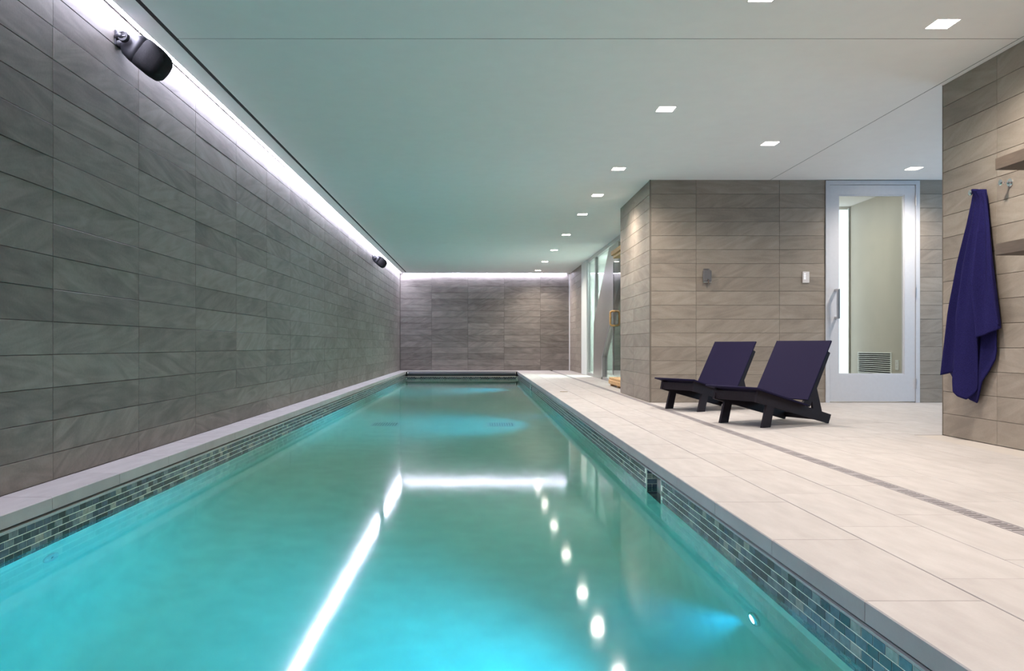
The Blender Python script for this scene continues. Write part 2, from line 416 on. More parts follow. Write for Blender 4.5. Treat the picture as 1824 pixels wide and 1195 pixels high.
# ---- walls (backing slabs carry the grout colour, tiles stand proud of it)
b0 = 0.007
wl = S(MB().box(XL - 0.2, XL - b0, -2.5, YB, -1.7, 2.6).build('wall_left', M['grout']), 'long stone tiled wall along the left of the pool')
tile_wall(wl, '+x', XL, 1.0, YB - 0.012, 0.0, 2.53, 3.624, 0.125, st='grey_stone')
wb = S(MB().box(XL - 0.2, 2.55, YB + b0, YB + 0.2, -0.3, 2.6).build('wall_back', M['grout']), 'stone tiled end wall behind the pool cover roller')
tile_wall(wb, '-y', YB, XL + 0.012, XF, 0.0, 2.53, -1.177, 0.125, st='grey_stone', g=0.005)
wfr = S(MB().box(XF + b0, XF + 0.2, 17.40, YB + b0, 0, 2.6).build('wall_far_right', M['grout']), 'short stone tiled return beside the far glass')
tile_wall(wfr, '-x', XF, 17.40, YB - 0.005, 0.0, ZC, 18.5, 0.125)
DX0, DX1, DZ1 = 3.812, 4.848, 2.437
mb = MB(); grid_slab(mb, [XBK + b0, DX0, DX1, 7.2], [0, DZ1, 2.6], lambda u, v: not (DX0 < u < DX1 and v < DZ1), YD + b0, YD + 0.14, 'y')
wd = S(mb.build('wall_door', M['grout']), 'stone tiled wall holding the glazed grey door')
tile_wall(wd, '-y', YD, XBK + 0.012, 7.0, 0.0, ZC, 2.394, 0.0, (DX0, DX1, DZ1))
wbk = S(MB().box(XBK + b0, XBK + 0.14, YD + 0.14, YBK, 0, 2.6).build('wall_block', M['grout']), 'stone tiled side of the projecting corner by the deck drain')
tile_wall(wbk, '-x', XBK, YD + 0.012, YBK, 0.0, ZC, YD + 0.9, 0.0)
S(MB().box(XBK + 0.14, XBK + 0.6, YBK - 0.1, YBK, 0, 2.6).build('wall_block_rear', M['sage']), 'rear face of the projecting corner')
S(MB().box(XBK - 0.004, XBK + 0.012, YD - 0.004, YD + 0.012, 0, ZC).build('trim_1', plain_mat('edge_trim', (0.16, 0.14, 0.115), 0.5)), 'thin vertical edge trim on the projecting corner')
wt = S(MB().box(XT + b0, XT + 0.22, -2.5, YT - 0.004, 0, 2.6).build('wall_right', M['grout']), 'stone tiled wall with the towel, hook and shelves')
tile_wall(wt, '-x', XT, 1.5, YT, 0.0, ZC, 4.88, 0.0)
S(MB().box(XT - 0.002, XT + 0.222, YT - 0.004, YT + 0.002, 0, ZC).build('trim_2', plain_mat('end_trim', (0.15, 0.13, 0.105), 0.5)), 'edge trim closing the end of the towel wall')
S(MB().box(XF - 0.022, XF, YB - 0.03, YB - 0.008, 0, ZC - 0.02).build('trim_3', plain_mat('white_corner', (0.8, 0.8, 0.84), 0.4)), 'pale vertical corner bead beside the end wall')
S(MB().box(XL - 0.2, 7.2, -2.7, -2.5, -0.3, 2.6).build('wall_front', M['white']), 'white wall behind the camera')
# side hall right of the towel wall, lit by an assumed, unseen daylight window
WY0, WY1, WZ0, WZ1 = 5.9, 8.1, 0.5, 2.3
mb = MB(); grid_slab(mb, [-2.5, WY0, WY1, YD], [0, WZ0, WZ1, 2.6], lambda u, v: not (WY0 < u < WY1 and WZ0 < v < WZ1), 7.0, 7.2, 'x')
S(mb.build('wall_hall', M['white']), 'pale wall of the side hall')
wn = S(MB().box(7.12, 7.13, WY0, WY1, WZ0, WZ1).build('assumed_window', M['assumed_sky']), 'assumed daylight window, unseen, of the side hall')  # assumed glowing pane, unseen, added for the cool light by the door
mb = MB()
grid_slab(mb, [WY0, WY0 + .05, WY0 + 1.075, WY0 + 1.125, WY1 - .05, WY1], [WZ0, WZ0 + .05, WZ1 - .05, WZ1], lambda u, v: v < WZ0 + .05 or v > WZ1 - .05 or u < WY0 + .05 or u > WY1 - .05 or WY0 + 1.075 < u < WY0 + 1.125, 7.06, 7.1, 'x')
mb.build('window_frame', M['door'], wn)  # frame of the assumed window

# ---- ceiling: panels with shadow joints, a black slot, holes for the downlights, backing above
HS = 0.07
LIGHTS = [(1.49, 4.06), (1.445, 6.0), (1.447, 8.03), (1.445, 9.44), (1.445, 10.81), (1.445, 12.81), (1.447, 14.87), (1.445, 16.9), (1.447, 18.9),
          (2.63, 4.41), (2.63, 7.02), (4.48, 8.01), (1.49, 2.0), (1.49, 0.0), (2.63, 1.8)]  # last three are added downlights, out of view, giving extra light
ce = S(MB().box(XL - 0.2, 7.2, -2.7, YB + 0.2, 2.535, 2.65).build('ceiling', M['plenum']), 'white flush ceiling with thin shadow joints and square downlights')
XS0, XS1, YEND = -1.809, -1.781, 19.30
GAPX, GAPY = XL + 0.054, YB - 0.05
def ceil_panel(x0, x1, y0, y1, void=None):
    hs = [(x, y) for x, y in LIGHTS if x0 < x < x1 and y0 < y < y1]
    us, vs = {x0, x1}, {y0, y1}
    for x, y in hs: us |= {x - HS, x + HS}; vs |= {y - HS, y + HS}
    if void: us |= {void[0], void[1]}; vs |= {void[2], void[3]}
    us = sorted(u for u in us if x0 <= u <= x1); vs = sorted(v for v in vs if y0 <= v <= y1)
    def solid(u, v):
        if void and void[0] < u < void[1] and void[2] < v < void[3]: return False
        return not any(abs(u - x) < HS and abs(v - y) < HS for x, y in hs)
    mb = MB(); grid_slab(mb, us, vs, solid, ZC, ZC + 0.03, 'z'); return mb.build('ceiling_panel', M['ceil'], ce)
J = 0.004
ceil_panel(GAPX, XS0, -2.5, GAPY); ceil_panel(XS0, XS1, YEND, GAPY)
ceil_panel(XS1, XT - 0.04 - J, -2.5, 4.62 - J)
ceil_panel(XS1, XT - 0.04 - J, 4.62 + J, 13.9 - 0.002)
ceil_panel(XS1, XT - 0.04 - J, 13.9 + 0.002, GAPY)
ceil_panel(XT - 0.04 + J, 7.0, -2.5, GAPY)
jm = plain_mat('joint_grey', (0.10, 0.095, 0.09), 0.9)
MB().box(XS0, XS1, -2.5, YEND, ZC + 0.0015, ZC + 0.03).build('ceiling_slot', M['rubber'], ce)
MB().box(XS1, XT - 0.04 - J, 4.62 - J, 4.62 + J, ZC + 0.002, ZC + 0.03).build('shadow_joint', jm, ce)
MB().box(XS1, XT - 0.04 - J, 13.9 - .002, 13.9 + .002, ZC + 0.002, ZC + 0.03).build('shadow_joint', jm, ce)
MB().box(XT - 0.04 - J, XT - 0.04 + J, -2.5, GAPY, ZC + 0.002, ZC + 0.03).build('shadow_joint', jm, ce)
# the closed drop above the end-wall cove on the right and LED cove light
def led_run(label, x0, y0, x1, y1, n):
    t = thing('cove_light', label, 'cove light', ((x0 + x1) / 2, (y0 + y1) / 2, 2.4463))
    ox, oy = t.location.x, t.location.y
    mb = MB(); ch = MB()
    for i in range(n):
        a, b = i / n, (i + 1) / n
        if abs(x1 - x0) < 1e-6:
            ya, yb = y0 + (y1 - y0) * a - oy, y0 + (y1 - y0) * b - oy
            v = [(-.015, ya, 0), (.015, ya, 0), (.015, yb, 0), (-.015, yb, 0)]
        else:
            xa, xb = x0 + (x1 - x0) * a - ox, x0 + (x1 - x0) * b - ox
            v = [(xa, -.015, 0), (xb, -.015, 0), (xb, .015, 0), (xa, .015, 0)]
        mb.add(v, [(3, 2, 1, 0)])
    mb.build('led_strip', M['led'], t)
    if abs(x1 - x0) < 1e-6: ch.box(-.017, .017, y0 - oy, y1 - oy, 0.001, 0.014)
    else: ch.box(x0 - ox, x1 - ox, -.017, .017, 0.001, 0.014)
    ch.build('channel', M['alu'], t)
led_run('cool white light line grazing the top of the long left wall', XL + 0.030, -2.4, XL + 0.030, 19.55, 110)
led_run('cool white light line grazing the top of the end wall', -1.88, YB - 0.028, 2.22, YB - 0.028, 22)

# ---- pool basin, waterline band, coping
FZ = ZW - 1.30
XPL, XPR = XCL - 0.02, XCR + 0.02         # faces of the waterline band
ZB0, ZB1 = -0.32, -0.082
def basin():
    mb = MB(); r = 0.28; prof = [(XPL, ZB0)]
    for k in range(9):
        a = math.pi + k / 8 * math.pi / 2; prof.append((XPL + r + r * math.cos(a), FZ + r + r * math.sin(a)))
    for k in range(9):
        a = 1.5 * math.pi + k / 8 * math.pi / 2; prof.append((XPR - r + r * math.cos(a), FZ + r + r * math.sin(a)))
    prof.append((XPR, ZB0)); n = len(prof)
    v = [(x, y, z) for y in (PY0, PY1) for x, z in prof]
    f = [(i, i + 1, n + i + 1, n + i) for i in range(n - 1)]
    f = [tuple(reversed(q)) for q in f]
    f += [tuple(range(n - 1, -1, -1)), tuple(range(n, 2 * n))]
    mb.add(v, f)
    return mb.build('pool_basin', M['plaster'])
pb = S(basin(), 'pale plastered lap pool basin under the water')
pb.data.polygons.foreach_set('use_smooth', [len(p.vertices) == 4 for p in pb.data.polygons])
SK = [(4.12, 4.47), (14.05, 14.40)]       # skimmer openings
tmb = MB(); tmb.box(XPL - 0.06, XPL, PY0 - 0.05, PY1 + 0.5, ZB0, ZB1); tmb.build('band_wall', M['plaster'], pb)
tmb = MB(); ys = [PY0 - 0.05] + [y for s in SK for y in s] + [PY1 + 0.5]
for i in range(0, len(ys), 2): tmb.box(XPR, XPR + 0.06, ys[i], ys[i + 1], ZB0, ZB1)
tmb.build('band_wall', M['plaster'], pb)
MB().box(XPL, XPR, PY1 + 0.1, PY1 + 0.16, ZB0, -0.14).build('band_wall', M['plaster'], pb)
MB().box(XPL, XPR, PY1 - 0.001, PY1 + 0.16, ZB0 - 0.02, ZB0).build('ledge', M['plaster'], pb)
MB().box(XPL, XPR, PY0 - 0.06, PY0, ZB0, ZB1).build('band_wall', M['plaster'], pb)
for y0, y1 in SK:
    mb = MB(); x0, x1 = XPR, XPR + 0.24
    mb.box(x1, x1 + .02, y0 - .02, y1 + .02, ZB0 - .02, ZB1).box(x0 + .06, x1, y0 - .02, y0, ZB0 - .02, ZB1).box(x0 + .06, x1, y1, y1 + .02, ZB0 - .02, ZB1).box(x0 + .001, x1, y0, y1, ZB0 - .02, ZB0)
    mb.build('skimmer_niche', plain_mat('niche_dark', (0.05, 0.055, 0.06), 0.6), pb)
# cover track and lower edge under the coping (both sides)
for sx, x in ((-1, XPL), (1, XPR)):
    y0, y1 = PY0, PY1 + 0.12
    mb = MB()
    a, b = sorted((x - sx * 0.002, x + sx * 0.05)); mb.box(a, b, y0, y1, ZB1, ZB1 + 0.009)
    a, b = sorted((x - sx * 0.010, x + sx * 0.05)); mb.box(a, b, y0, y1, ZB1 + 0.009, ZB1 + 0.013)
    a, b = sorted((x + sx * 0.004, x + sx * 0.05)); mb.box(a, b, y0, y1, ZB1 + 0.018, ZB1 + 0.024)
    mb.build('cover_track', M['rail'], pb)
    a, b = sorted((x + sx * 0.02, x + sx * 0.055)); MB().box(a, b, y0, y1, ZB1 + 0.013, ZB1 + 0.029).build('track_slot', M['rubber'], pb)

# waterline mosaic: six rows of small bricks laid in running bond
MR, ML = 0.0285, 0.058
def mosaic(sx, x):
    lst = []
    for row in range(6):
        z = ZB1 - MR * (row + 0.5); y = PY0 + (0.5 * ML if row % 2 else 0)
        while y < PY1 + 0.08:
            y0, y1 = y, y + ML
            if not (sx > 0 and any(y0 < b - 0.008 and y1 > a + 0.008 for a, b in SK)): lst.append((y + ML / 2, z, ML))
            y += ML
    def size(s):
        if s[0] < 1.2: return 0
        px, py = proj(x, s[0], s[1])
        return 1 / s[0] ** 3 if (-20 < px < 1850 and -20 < py < 1215 and s[1] > ZW - 0.02) else 0
    lst.sort(key=size, reverse=True); rest = MB(); rz = R(90) if sx < 0 else R(-90); t = 0.0014
    for n, s in enumerate(lst):
        loc = (x - 0.0005 * 0, s[0], s[1]); a, b = s[2] - 0.0030, MR - 0.0030
        if n < 300 and size(s) > 0: tile('mosaic_tile', 'wall', pb, loc, rz, a, b, t, 0.0004, M['mosaic'])
        else:
            v, f = plate_geo('wall', a, b, t, 0.0004); mt = Matrix.Translation(loc) @ Matrix.Rotation(rz, 4, 'Z'); rest.add([mt @ Vector(p) for p in v], f)
    tag(rest.build('mosaic_field', M['mosaic_i'], pb), kind='stuff')
mosaic(-1, XPL); mosaic(1, XPR)
rest = MB()
for row in range(6):
    x = XPL + (0.5 * ML if row % 2 else 0)
    while x < XPR - ML:
        v, f = plate_geo('wall', ML - .0030, MR - .0030, .005, .0006); rest.add([Vector((x + ML / 2, PY1 + 0.1, -0.14 - MR * (row + .5))) + Vector(p) for p in v], f); x += ML
tag(rest.build('mosaic_field', M['mosaic_i'], pb), kind='stuff')
rest = MB()
for y0, y1 in SK:                          # far cheeks of the skimmer openings are tiled too
    for row in range(8):
        xx = XPR + 0.003
        for c in range(5):
            ln = min(ML * (0.5 if (row % 2 and c == 0) else 1), XPR + 0.236 - xx)
            if ln < 0.012: break
            v, f = plate_geo('wall', ln - .0030, MR - .0030, .003, .0006); rest.add([Vector((xx + ln / 2, y1, ZB1 - MR * (row + .5))) + Vector(p) for p in v], f); xx += ln
tag(rest.build('mosaic_field', M['mosaic_i'], pb), kind='stuff')

# ---- floor: limestone deck tiles, first column is the pool coping
CT = 0.053
mb = MB(); grid_slab(mb, [XL, XPL - 0.06, XPR + 0.06, 1.795, 1.868, 7.2], [-2.5, PY0 - 0.06, PY1 + 0.16, YB],
                     lambda u, v: (v < PY0 - 0.06 and not 1.795 < u < 1.868) or (v > PY1 + 0.16 and not 1.795 < u < 1.868) or (PY0 - .06 < v < PY1 + .16 and (u > 1.868 or XPR + 0.06 < u < 1.795)) , -0.35, -CT + 0.001 + 0.049, 'z')
fl = S(mb.build('floor', M['deck_grout']), 'pale limestone pool deck')
MB().box(1.79, 1.873, -2.5, YB, -0.33, -0.06).build('drain_channel_bed', M['rubber'], fl)
FW, FL, FG = 0.295, 0.603, 0.0025
cand = []
def col_tiles(x0, x1, yj, y0, y1, t):
    k = math.ceil((y0 - yj) / FL); y = yj + k * FL; ys = [y0]
    while y < y1 - 0.02:
        if y > y0 + 0.02: ys.append(y)
        y += FL
    ys.append(y1)
    for a, b in zip(ys[:-1], ys[1:]): cand.append((x0, x1, a, b, t))
edges = [(XCR, 1.24, 2.51, CT), (1.24, 1.535, 2.69, .012), (1.535, 1.795, 2.875, .012)]
x = 1.868; k = 0
while x < 7.0: edges.append((x, min(x + FW, 7.0), 2.51 + 0.2 * (k % 3), .012)); x += FW; k += 1
def blocked(x0, x1):
    """free Y ranges of a deck column between the walls standing on it"""
    cuts = []
    if x1 > XBK + .01 and x0 < XBK + 0.12: cuts.append((YD + 0.0, YBK + 0.1))
    if x0 >= XBK + 0.1: cuts.append((YD + 0.0, YBK + 0.1) if x0 < 2.2 else (YD, YB + 1))
    if x1 > XT + .01 and x0 < XT + 0.21: cuts.append((-3, YT))
    return cuts
for x0, x1, yj, t in edges:
    y0, y1 = -2.5, YB - 0.002
    segs = [(y0, y1)]
    for a, b in blocked(x0, x1):
        n = []
        for s in segs:
            if b <= s[0] or a >= s[1]: n.append(s); continue
            if a > s[0]: n.append((s[0], a))
            if b < s[1]: n.append((b, s[1]))
        segs = n
    for s in segs: col_tiles(x0, x1, yj, s[0], s[1], t)
# left ledge and end strip coping, and the near end of the deck
y = PY0
while y < YB - 0.03: cand.append((XL, XCL, y, min(y + FL, YB - 0.002), CT)); y += FL
x = XCL
while x < XCR - 0.01: cand.append((x, min(x + 0.6, XCR), PY1 + 0.16, YB - 0.002, CT)); x += 0.6
for k in range(10):
    for j in range(5): cand.append((XL + 0.2924 * k, XL + 0.2924 * (k + 1), PY0 - 0.66 * (j + 1), PY0 - 0.66 * j, CT))
def fsize(c):
    x, y = (c[0] + c[1]) / 2, (c[2] + c[3]) / 2
    if y < 1.3: return 0
    px, py = proj(x, y, 0)
    if not (-120 < px < 1980 and py < 1330): return 0
    if x > XT and y < YT + 0.2 : return 0
    return (c[1] - c[0]) * (c[3] - c[2]) / y ** 3
cand.sort(key=fsize, reverse=True); rest = MB()
for n, (x0, x1, y0, y1, t) in enumerate(cand):
    a, b = x1 - x0 - FG, y1 - y0 - FG
    if a < .01 or b < .01: continue
    loc = ((x0 + x1) / 2, (y0 + y1) / 2, random.uniform(-0.0006, 0.0004)); nm = 'coping_stone' if t == CT else 'deck_tile'
    c = 0.003 if t == CT else 0.0012
    if n < 300 and fsize((x0, x1, y0, y1, t)) > 0: tile(nm, 'floor', fl, loc, 0, a, b, t, c, M['lime'])
    else:
        v, f = plate_geo('floor', a, b, t, c); rest.add([Vector(loc) + Vector(p) for p in v], f)
tag(rest.build('deck_tile_field', M['lime_i'], fl), kind='stuff')

# ---- water
mb = MB(); us = [XPL - 0.03, XPR + 0.03, XPR + 0.23]; vs = [PY0 - 0.03, SK[0][0] - .005, SK[0][1] + .005, SK[1][0] - .005, SK[1][1] + .005, PY1 - 0.0]
grid_slab(mb, us, vs + [PY1 + 0.13], lambda u, v: (u < XPR + .03) or any(a < v < b for a, b in SK), FZ - 0.2, ZW, 'z')
S(mb.build('pool_water', M['water']), 'still turquoise pool water')

# ---- glazed recess beyond the projecting corner
XG = 2.345
S(MB().box(XG + 2.4, XG + 2.5, YBK + 0.1, YB, 0, 2.6).build('wall_glazed_room', M['white']), 'pale wall seen through the far glass')
S(MB().box(XBK + 0.6, XG + 2.4, YBK - 0.02, YBK + 0.08, 0, 2.6).build('wall_glazed_side', M['sage']), 'side wall of the room behind the far glass')
S(MB().box(XF + 0.2, XG + 2.4, 17.42, 17.5, 0, 2.6).build('wall_glazed_end', M['white']), 'end wall of the room behind the far glass')
S(MB().box(XF - 0.01, XF + 0.035, 16.53, 17.38, 0, ZC).build('trim_4', M['white']), 'pale jamb between stone return and far glass')

def pane_poly(name, pts, x0, x1, mat, parent):
    return MB().prism(pts, 'x', x0, x1).build(name, mat, parent)
gw = S(MB().box(XG - 0.03, XG + 0.03, 10.43, 16.52, ZC - 0.075, ZC - 0.002).build('window_2', M['alu']), 'tall glass screen beyond the projecting corner')
MB().box(XG - 0.03, XG + 0.03, 16.46, 16.52, 0.0, ZC - 0.075).build('window_frame', M['alu'], gw)
MB().box(XG - 0.03, XG + 0.03, 15.40, 15.50, 0.06, ZC - 0.075).build('window_frame', M['alu'], gw)
MB().box(XG - 0.03, XG + 0.03, 14.45, 16.46, 0.0, 0.06).build('window_frame', M['alu'], gw)
MB().box(XG - 0.006, XG + 0.006, 15.50, 16.46, 0.06, ZC - 0.075).build('pane', M['green_glass'], gw)
pl = [on_x(px, py, XG) for px, py in ((1090, 447), (1062, 575), (1061, 672))]
MB().prism([(15.40, ZC - 0.075), (15.40, pl[1][1] - 0.05), (pl[1][0], pl[1][1]), (pl[0][0], ZC - 0.075)], 'x', XG - 0.006, XG + 0.006).build('pane', M['green_glass'], gw)
# leaning grey panel
q = [on_x(*p, XG) for p in ((1090, 441), (1062, 575), (1061, 672), (1077, 672), (1077, 636), (1107, 505), (1107, 430))]
q = [(y, max(0.0, min(z, ZC - 0.076))) for y, z in q]; q[2] = (q[2][0], 0.0); q[3] = (q[3][0], 0.0)
tag(MB().prism(q, 'x', XG - 0.05, XG + 0.05).build('leaning_panel', M['panel'], gw), 'grey metal panel with slanted edges between the far glass panes')
# slanted-frame window right of it
oy = 0.0
fr_pts = [on_x(*p, XG) for p in ((1077, 672), (1077, 636), (1112, 486))]
A = [(fr_pts[0][0] - oy, 0.0), (fr_pts[1][0] - oy, fr_pts[1][1]), (fr_pts[2][0] - oy, fr_pts[2][1])]
def bar2(p, q2, wdt):
    d = Vector((q2[0] - p[0], q2[1] - p[1])).normalized(); n = Vector((-d.y, d.x)) * wdt
    return [(p[0], p[1]), (q2[0], q2[1]), (q2[0] + n.x, q2[1] + n.y), (p[0] + n.x, p[1] + n.y)]
MB().prism([(A[0][0], 0), (A[1][0], A[1][1]), (A[1][0] - .12, A[1][1]), (A[0][0] - .12, 0)], 'x', XG - .06, XG + .02).build('window_frame', M['alu'], gw)
MB().prism([(A[1][0], A[1][1]), (A[2][0], A[2][1]), (A[2][0] - .10, A[2][1]), (A[1][0] - .12, A[1][1])], 'x', XG - .06, XG + .02).build('window_frame', M['alu'], gw)
MB().box(XG - .06, XG + .02, 10.45 - oy, A[0][0], 0.0, 0.05).build('window_frame', M['alu'], gw)
MB().prism([(A[0][0] - .1, .05), (A[1][0] - .1, A[1][1]), (A[2][0] - .1, A[2][1]), (10.45 - oy, A[2][1]), (10.45 - oy, .05)], 'x', XG - .02, XG - .01).build('pane', M['smoke'], gw)
# glass door with oak pull, header and step
gd = thing('glass_door', 'frameless glass door with oak loop handle and oak header by the corner', 'door', (XG - 0.13, 12.0, 0))
MB().box(-.005, .005, -1.2, 0.76, 0.14, 1.985).build('pane', M['smoke'], gd)
MB().box(-.008, .008, 0.76, 0.80, 0.14, 1.985).build('edge_seal', M['alu'], gd)
hy = 0.62
w, hgt, rr = 0.076, 0.116, 0.034; pts = []
for cxs, czs, a0 in ((1, 1, 0), (-1, 1, 90), (-1, -1, 180), (1, -1, 270)):
    for k in range(6):
        a = R(a0 + 18 * k); pts.append((cxs * (w - rr) + rr * math.cos(a), hy, 1.066 + czs * (hgt - rr) + rr * math.sin(a)))
MB().tube(pts, 0.016, 10, True).build('handle', M['wood'], gd, True)
hd = MB().rbox(-.14, .04, -1.2, 0.20, 2.03, 2.10, 0.008).build('header', M['wood'], gd)
MB().rbox(-.11, .04, -1.2, 0.17, 1.985, 2.029, 0.006).build('header_moulding', M['wood'], hd)
st = thing('sauna_step', 'low slatted oak step on the floor below the glass door', 'step', (2.12, 11.6, 0))
for k in range(4): MB().rbox(-.075 + 0.045 * k - .0, -.075 + 0.045 * k + .034, -.75, 0.58, 0.10, 0.135, 0.006).build('slat', M['wood'], st)
MB().rbox(-.082, -.06, -.75, 0.60, 0.03, 0.098, 0.01).build('side_board', M['wood'], st)
for yy in (-.7, -.1, .5): MB().box(-.06, .09, yy, yy + .05, 0.0, 0.098).build('bearer', M['wood'], st)
# added lamp, unseen, that brightens the glazed room seen through the panes
rl = thing('room_fill_light', 'added round fill light, unseen, in the room behind the far glass', 'fill lamp', (3.2, 16.0, ZC - 0.07))
MB().cyl((0, 0, .03), (0, 0, .069), .05, 16).build('mount', M['white'], rl)
MB().lathe((0, 0, 0), [(.36, 0), (.36, .03)], (0, 0, 1), 24).build('diffuser', emit_mat('room_fill_glow', (0.85, 1.0, 0.94), 150.0), rl)

# ---- room behind the grey door
S(MB().box(4.86, 4.96, YD + 0.14, 10.3, 0, 2.6).build('wall_vent_room', M['sage']), 'pale sage wall with a vent behind the glazed door')
S(MB().box(3.2, 4.86, 10.2, 10.3, 0, 2.6).build('wall_vent_back', M['sage']), 'back wall of the small room behind the glazed door')
S(MB().box(3.1, 3.2, YD + 0.14, 10.3, 0, 2.6).build('wall_vent_side', M['sage']), 'left wall of the small room behind the glazed door')
t = thing('room_fill_light', 'added round fill light, unseen, in the small room behind the glazed door', 'fill lamp', (3.9, 9.4, ZC - 0.03))  # hidden lamp put in to lighten the view through the door glass
MB().lathe((0, 0, 0), [(.14, 0), (.14, .03)], (0, 0, 1), 24).build('diffuser', emit_mat('vent_fill_glow', (1.0, 0.97, 0.9), 70.0), t)
MB().lathe((0, 0, 0), [(.15, .012), (.15, .03)], (0, 0, 1), 24).build('rim', M['white'], t)
wn3 = S(MB().box(4.35, 4.835, 10.18, 10.2, 0.12, 2.40).build('window_3', M['bright']), 'tall bright opal window behind the glazed door')
MB().box(4.835, 4.845, 10.17, 10.2, 0.08, 2.42).build('window_frame', M['white'], wn3)
MB().box(4.35, 4.82, 10.17, 10.2, 0.08, 0.12).build('window_sill', M['white'], wn3)

# ================================================================== THINGS
# ---- downlights
def downlight(i, x, y, label, power=1.0):
    t = thing('downlight', label, 'downlight', (x, y, ZC), 0, 'square ceiling downlights')
    h = HS - 0.001; d = 0.022
    mb = MB(); grid_slab(mb, [-h, -h + .006, h - .006, h], [-h, -h + .006, h - .006, h], lambda u, v: abs(u) > h - .006 or abs(v) > h - .006, 0.0005, d, 'z')
    mb.build('trim_frame', M['ceil'], t)
    MB().box(-h + .006, h - .006, -h + .006, h - .006, 0.003, d).build('lens', M['lens'], t)
    ld = bpy.data.lights.new('downlight_lamp', 'SPOT'); ld.energy = SPOT_W * power; ld.color = SPOT_COL
    ld.spot_size = R(152); ld.spot_blend = 1.0; ld.shadow_soft_size = 0.06
    lo = bpy.data.objects.new('downlight_lamp', ld); COL.objects.link(lo); lo.parent = t; lo.location = (0, 0, -0.012)
LL = ['downlight at the very top edge of the photo, above the pool side row', 'first full downlight of the row running beside the pool, nearest the camera',
      'second downlight of the poolside row, just left of the projecting corner', 'third downlight of the poolside row, past the projecting corner',
      'fourth downlight of the poolside row beside the corner edge', 'fifth downlight of the poolside row, over the far deck', 'sixth downlight of the poolside row, over the far deck',
      'seventh downlight of the poolside row, next to last', 'last downlight of the poolside row, nearest the end wall',
      'large downlight at upper right, near the towel wall', 'downlight in the middle of the ceiling above the loungers', 'downlight above the grey door at right',
      'added downlight just out of frame above the near poolside deck', 'added downlight straight to the right of the camera, out of frame', 'added downlight out of frame close to the near part of the towel wall']
for i, (x, y) in enumerate(LIGHTS):
    downlight(i, x, y, LL[i])

# ---- underwater lamps
for y, lab in ((2.71, 'glowing underwater lamp in the near right pool wall'), (9.43, 'small glowing underwater lamp midway along the right pool wall'), (15.85, 'tiny glowing underwater lamp in the right pool wall near the far end')):
    z = ZW - 0.42
    t = thing('pool_lamp', lab, 'pool lamp', (XPR, y, z), 0, 'underwater lamps in the pool wall')
    MB().lathe((0, 0, 0), [(.046, -.001), (.046, .010), (.034, .016), (.030, .010)], (-1, 0, 0), 24).build('rim', M['chrome'], t, True)
    MB().lathe((0, 0, 0), [(.030, .004), (.030, .012)], (-1, 0, 0), 20).build('lens', M['plens'], t)
    ld = bpy.data.lights.new('pool_lamp_light', 'SPOT'); ld.energy = POOL_W; ld.color = POOL_COL; ld.spot_size = R(125); ld.spot_blend = 0.9; ld.shadow_soft_size = 0.03
    lo = bpy.data.objects.new('pool_lamp_light', ld); COL.objects.link(lo); lo.parent = t; lo.location = (-0.05, 0, 0)
    lo.rotation_euler = Vector((-1, 0, -0.22)).to_track_quat('-Z', 'Y').to_euler()

# ---- inlet fitting on the left pool wall
t = thing('return_inlet', 'round white water inlet in the near left pool wall', 'inlet', (XPL, 3.23, ZW - 0.27))
MB().lathe((0, 0, 0), [(.055, -.002), (.055, .006), (.045, .012), (.020, .014), (.018, .004)], (1, 0, 0), 28).build('flange', M['white'], t, True)
MB().lathe((0, 0, 0), [(.016, .003), (.016, .0045)], (1, 0, 0), 16).build('nozzle', M['rubber'], t)
# ---- main drain grates on the pool floor
for x, lab in ((0.28, 'slotted drain grate on the pool floor at right'), (-1.13, 'slotted drain grate on the pool floor at left')):
    t = thing('drain_grate', lab, 'drain grate', (x, 9.47, FZ), 0, 'pool floor drain grates')
    w, h = 0.17, 0.19
    mb = MB(); grid_slab(mb, [-w, -w + .03, w - .03, w], [-h, -h + .03, h - .03, h], lambda u, v: abs(u) > w - .03 or abs(v) > h - .03, 0.0, 0.012, 'z'); mb.build('rim', M['white'], t)
    MB().box(-w + .03, w - .03, -h + .03, h - .03, 0.0005, 0.003).build('sump', plain_mat('sump_grey', (0.30, 0.33, 0.32), 0.8), t)
    for k in range(9):
        xx = -w + .040 + k * 0.0295; MB().box(xx, xx + .014, -h + .03, h - .03, 0.003, 0.010).build('slat', M['white'], t)
# ---- deck drain
dd = thing('deck_drain', 'narrow grey slot drain running along the deck', 'drain', (1.8315, 0, 0))
gm = MB(); seg = 0.6; hw = 0.034; us = [-hw, -0.024, 0.024, hw]; vs = [0.0015]
slots = []
for g_ in range(3):
    for k in range(5):
        a = 0.035 + 0.2 * g_ + 0.03 * k; slots.append((a, a + 0.009)); vs += [a, a + 0.009]
vs.append(seg - 0.0015)
grid_slab(gm, us, vs, lambda u, v: not (abs(u) < 0.024 and any(a < v < b for a, b in slots)), -0.012, -0.0005, 'z')
g0 = None
y = 0.6
while y + seg < YB:
    if g0 is None: g0 = gm.build('grate', M['steel'], dd); o = g0
    else: o = g0.copy(); COL.objects.link(o)
    o.parent = dd; o.location = (0, y, 0); y += seg
# small round cap on the far deck
t = thing('round_floor_drain', 'small round bronze drain cover in the far deck beside the pool', 'floor drain', (1.16, 10.55, 0))
MB().lathe((0, 0, 0), [(.055, -.001), (.055, .003), (.05, .004), (.0, .004)], (0, 0, 1), 24).build('lid', plain_mat('bronze_cap', (0.20, 0.15, 0.08), 0.5, 0.5), t)
MB().lathe((0, 0, 0.004), [(.012, 0), (.012, .001)], (0, 0, 1), 12).build('screw', M['steel'], t)

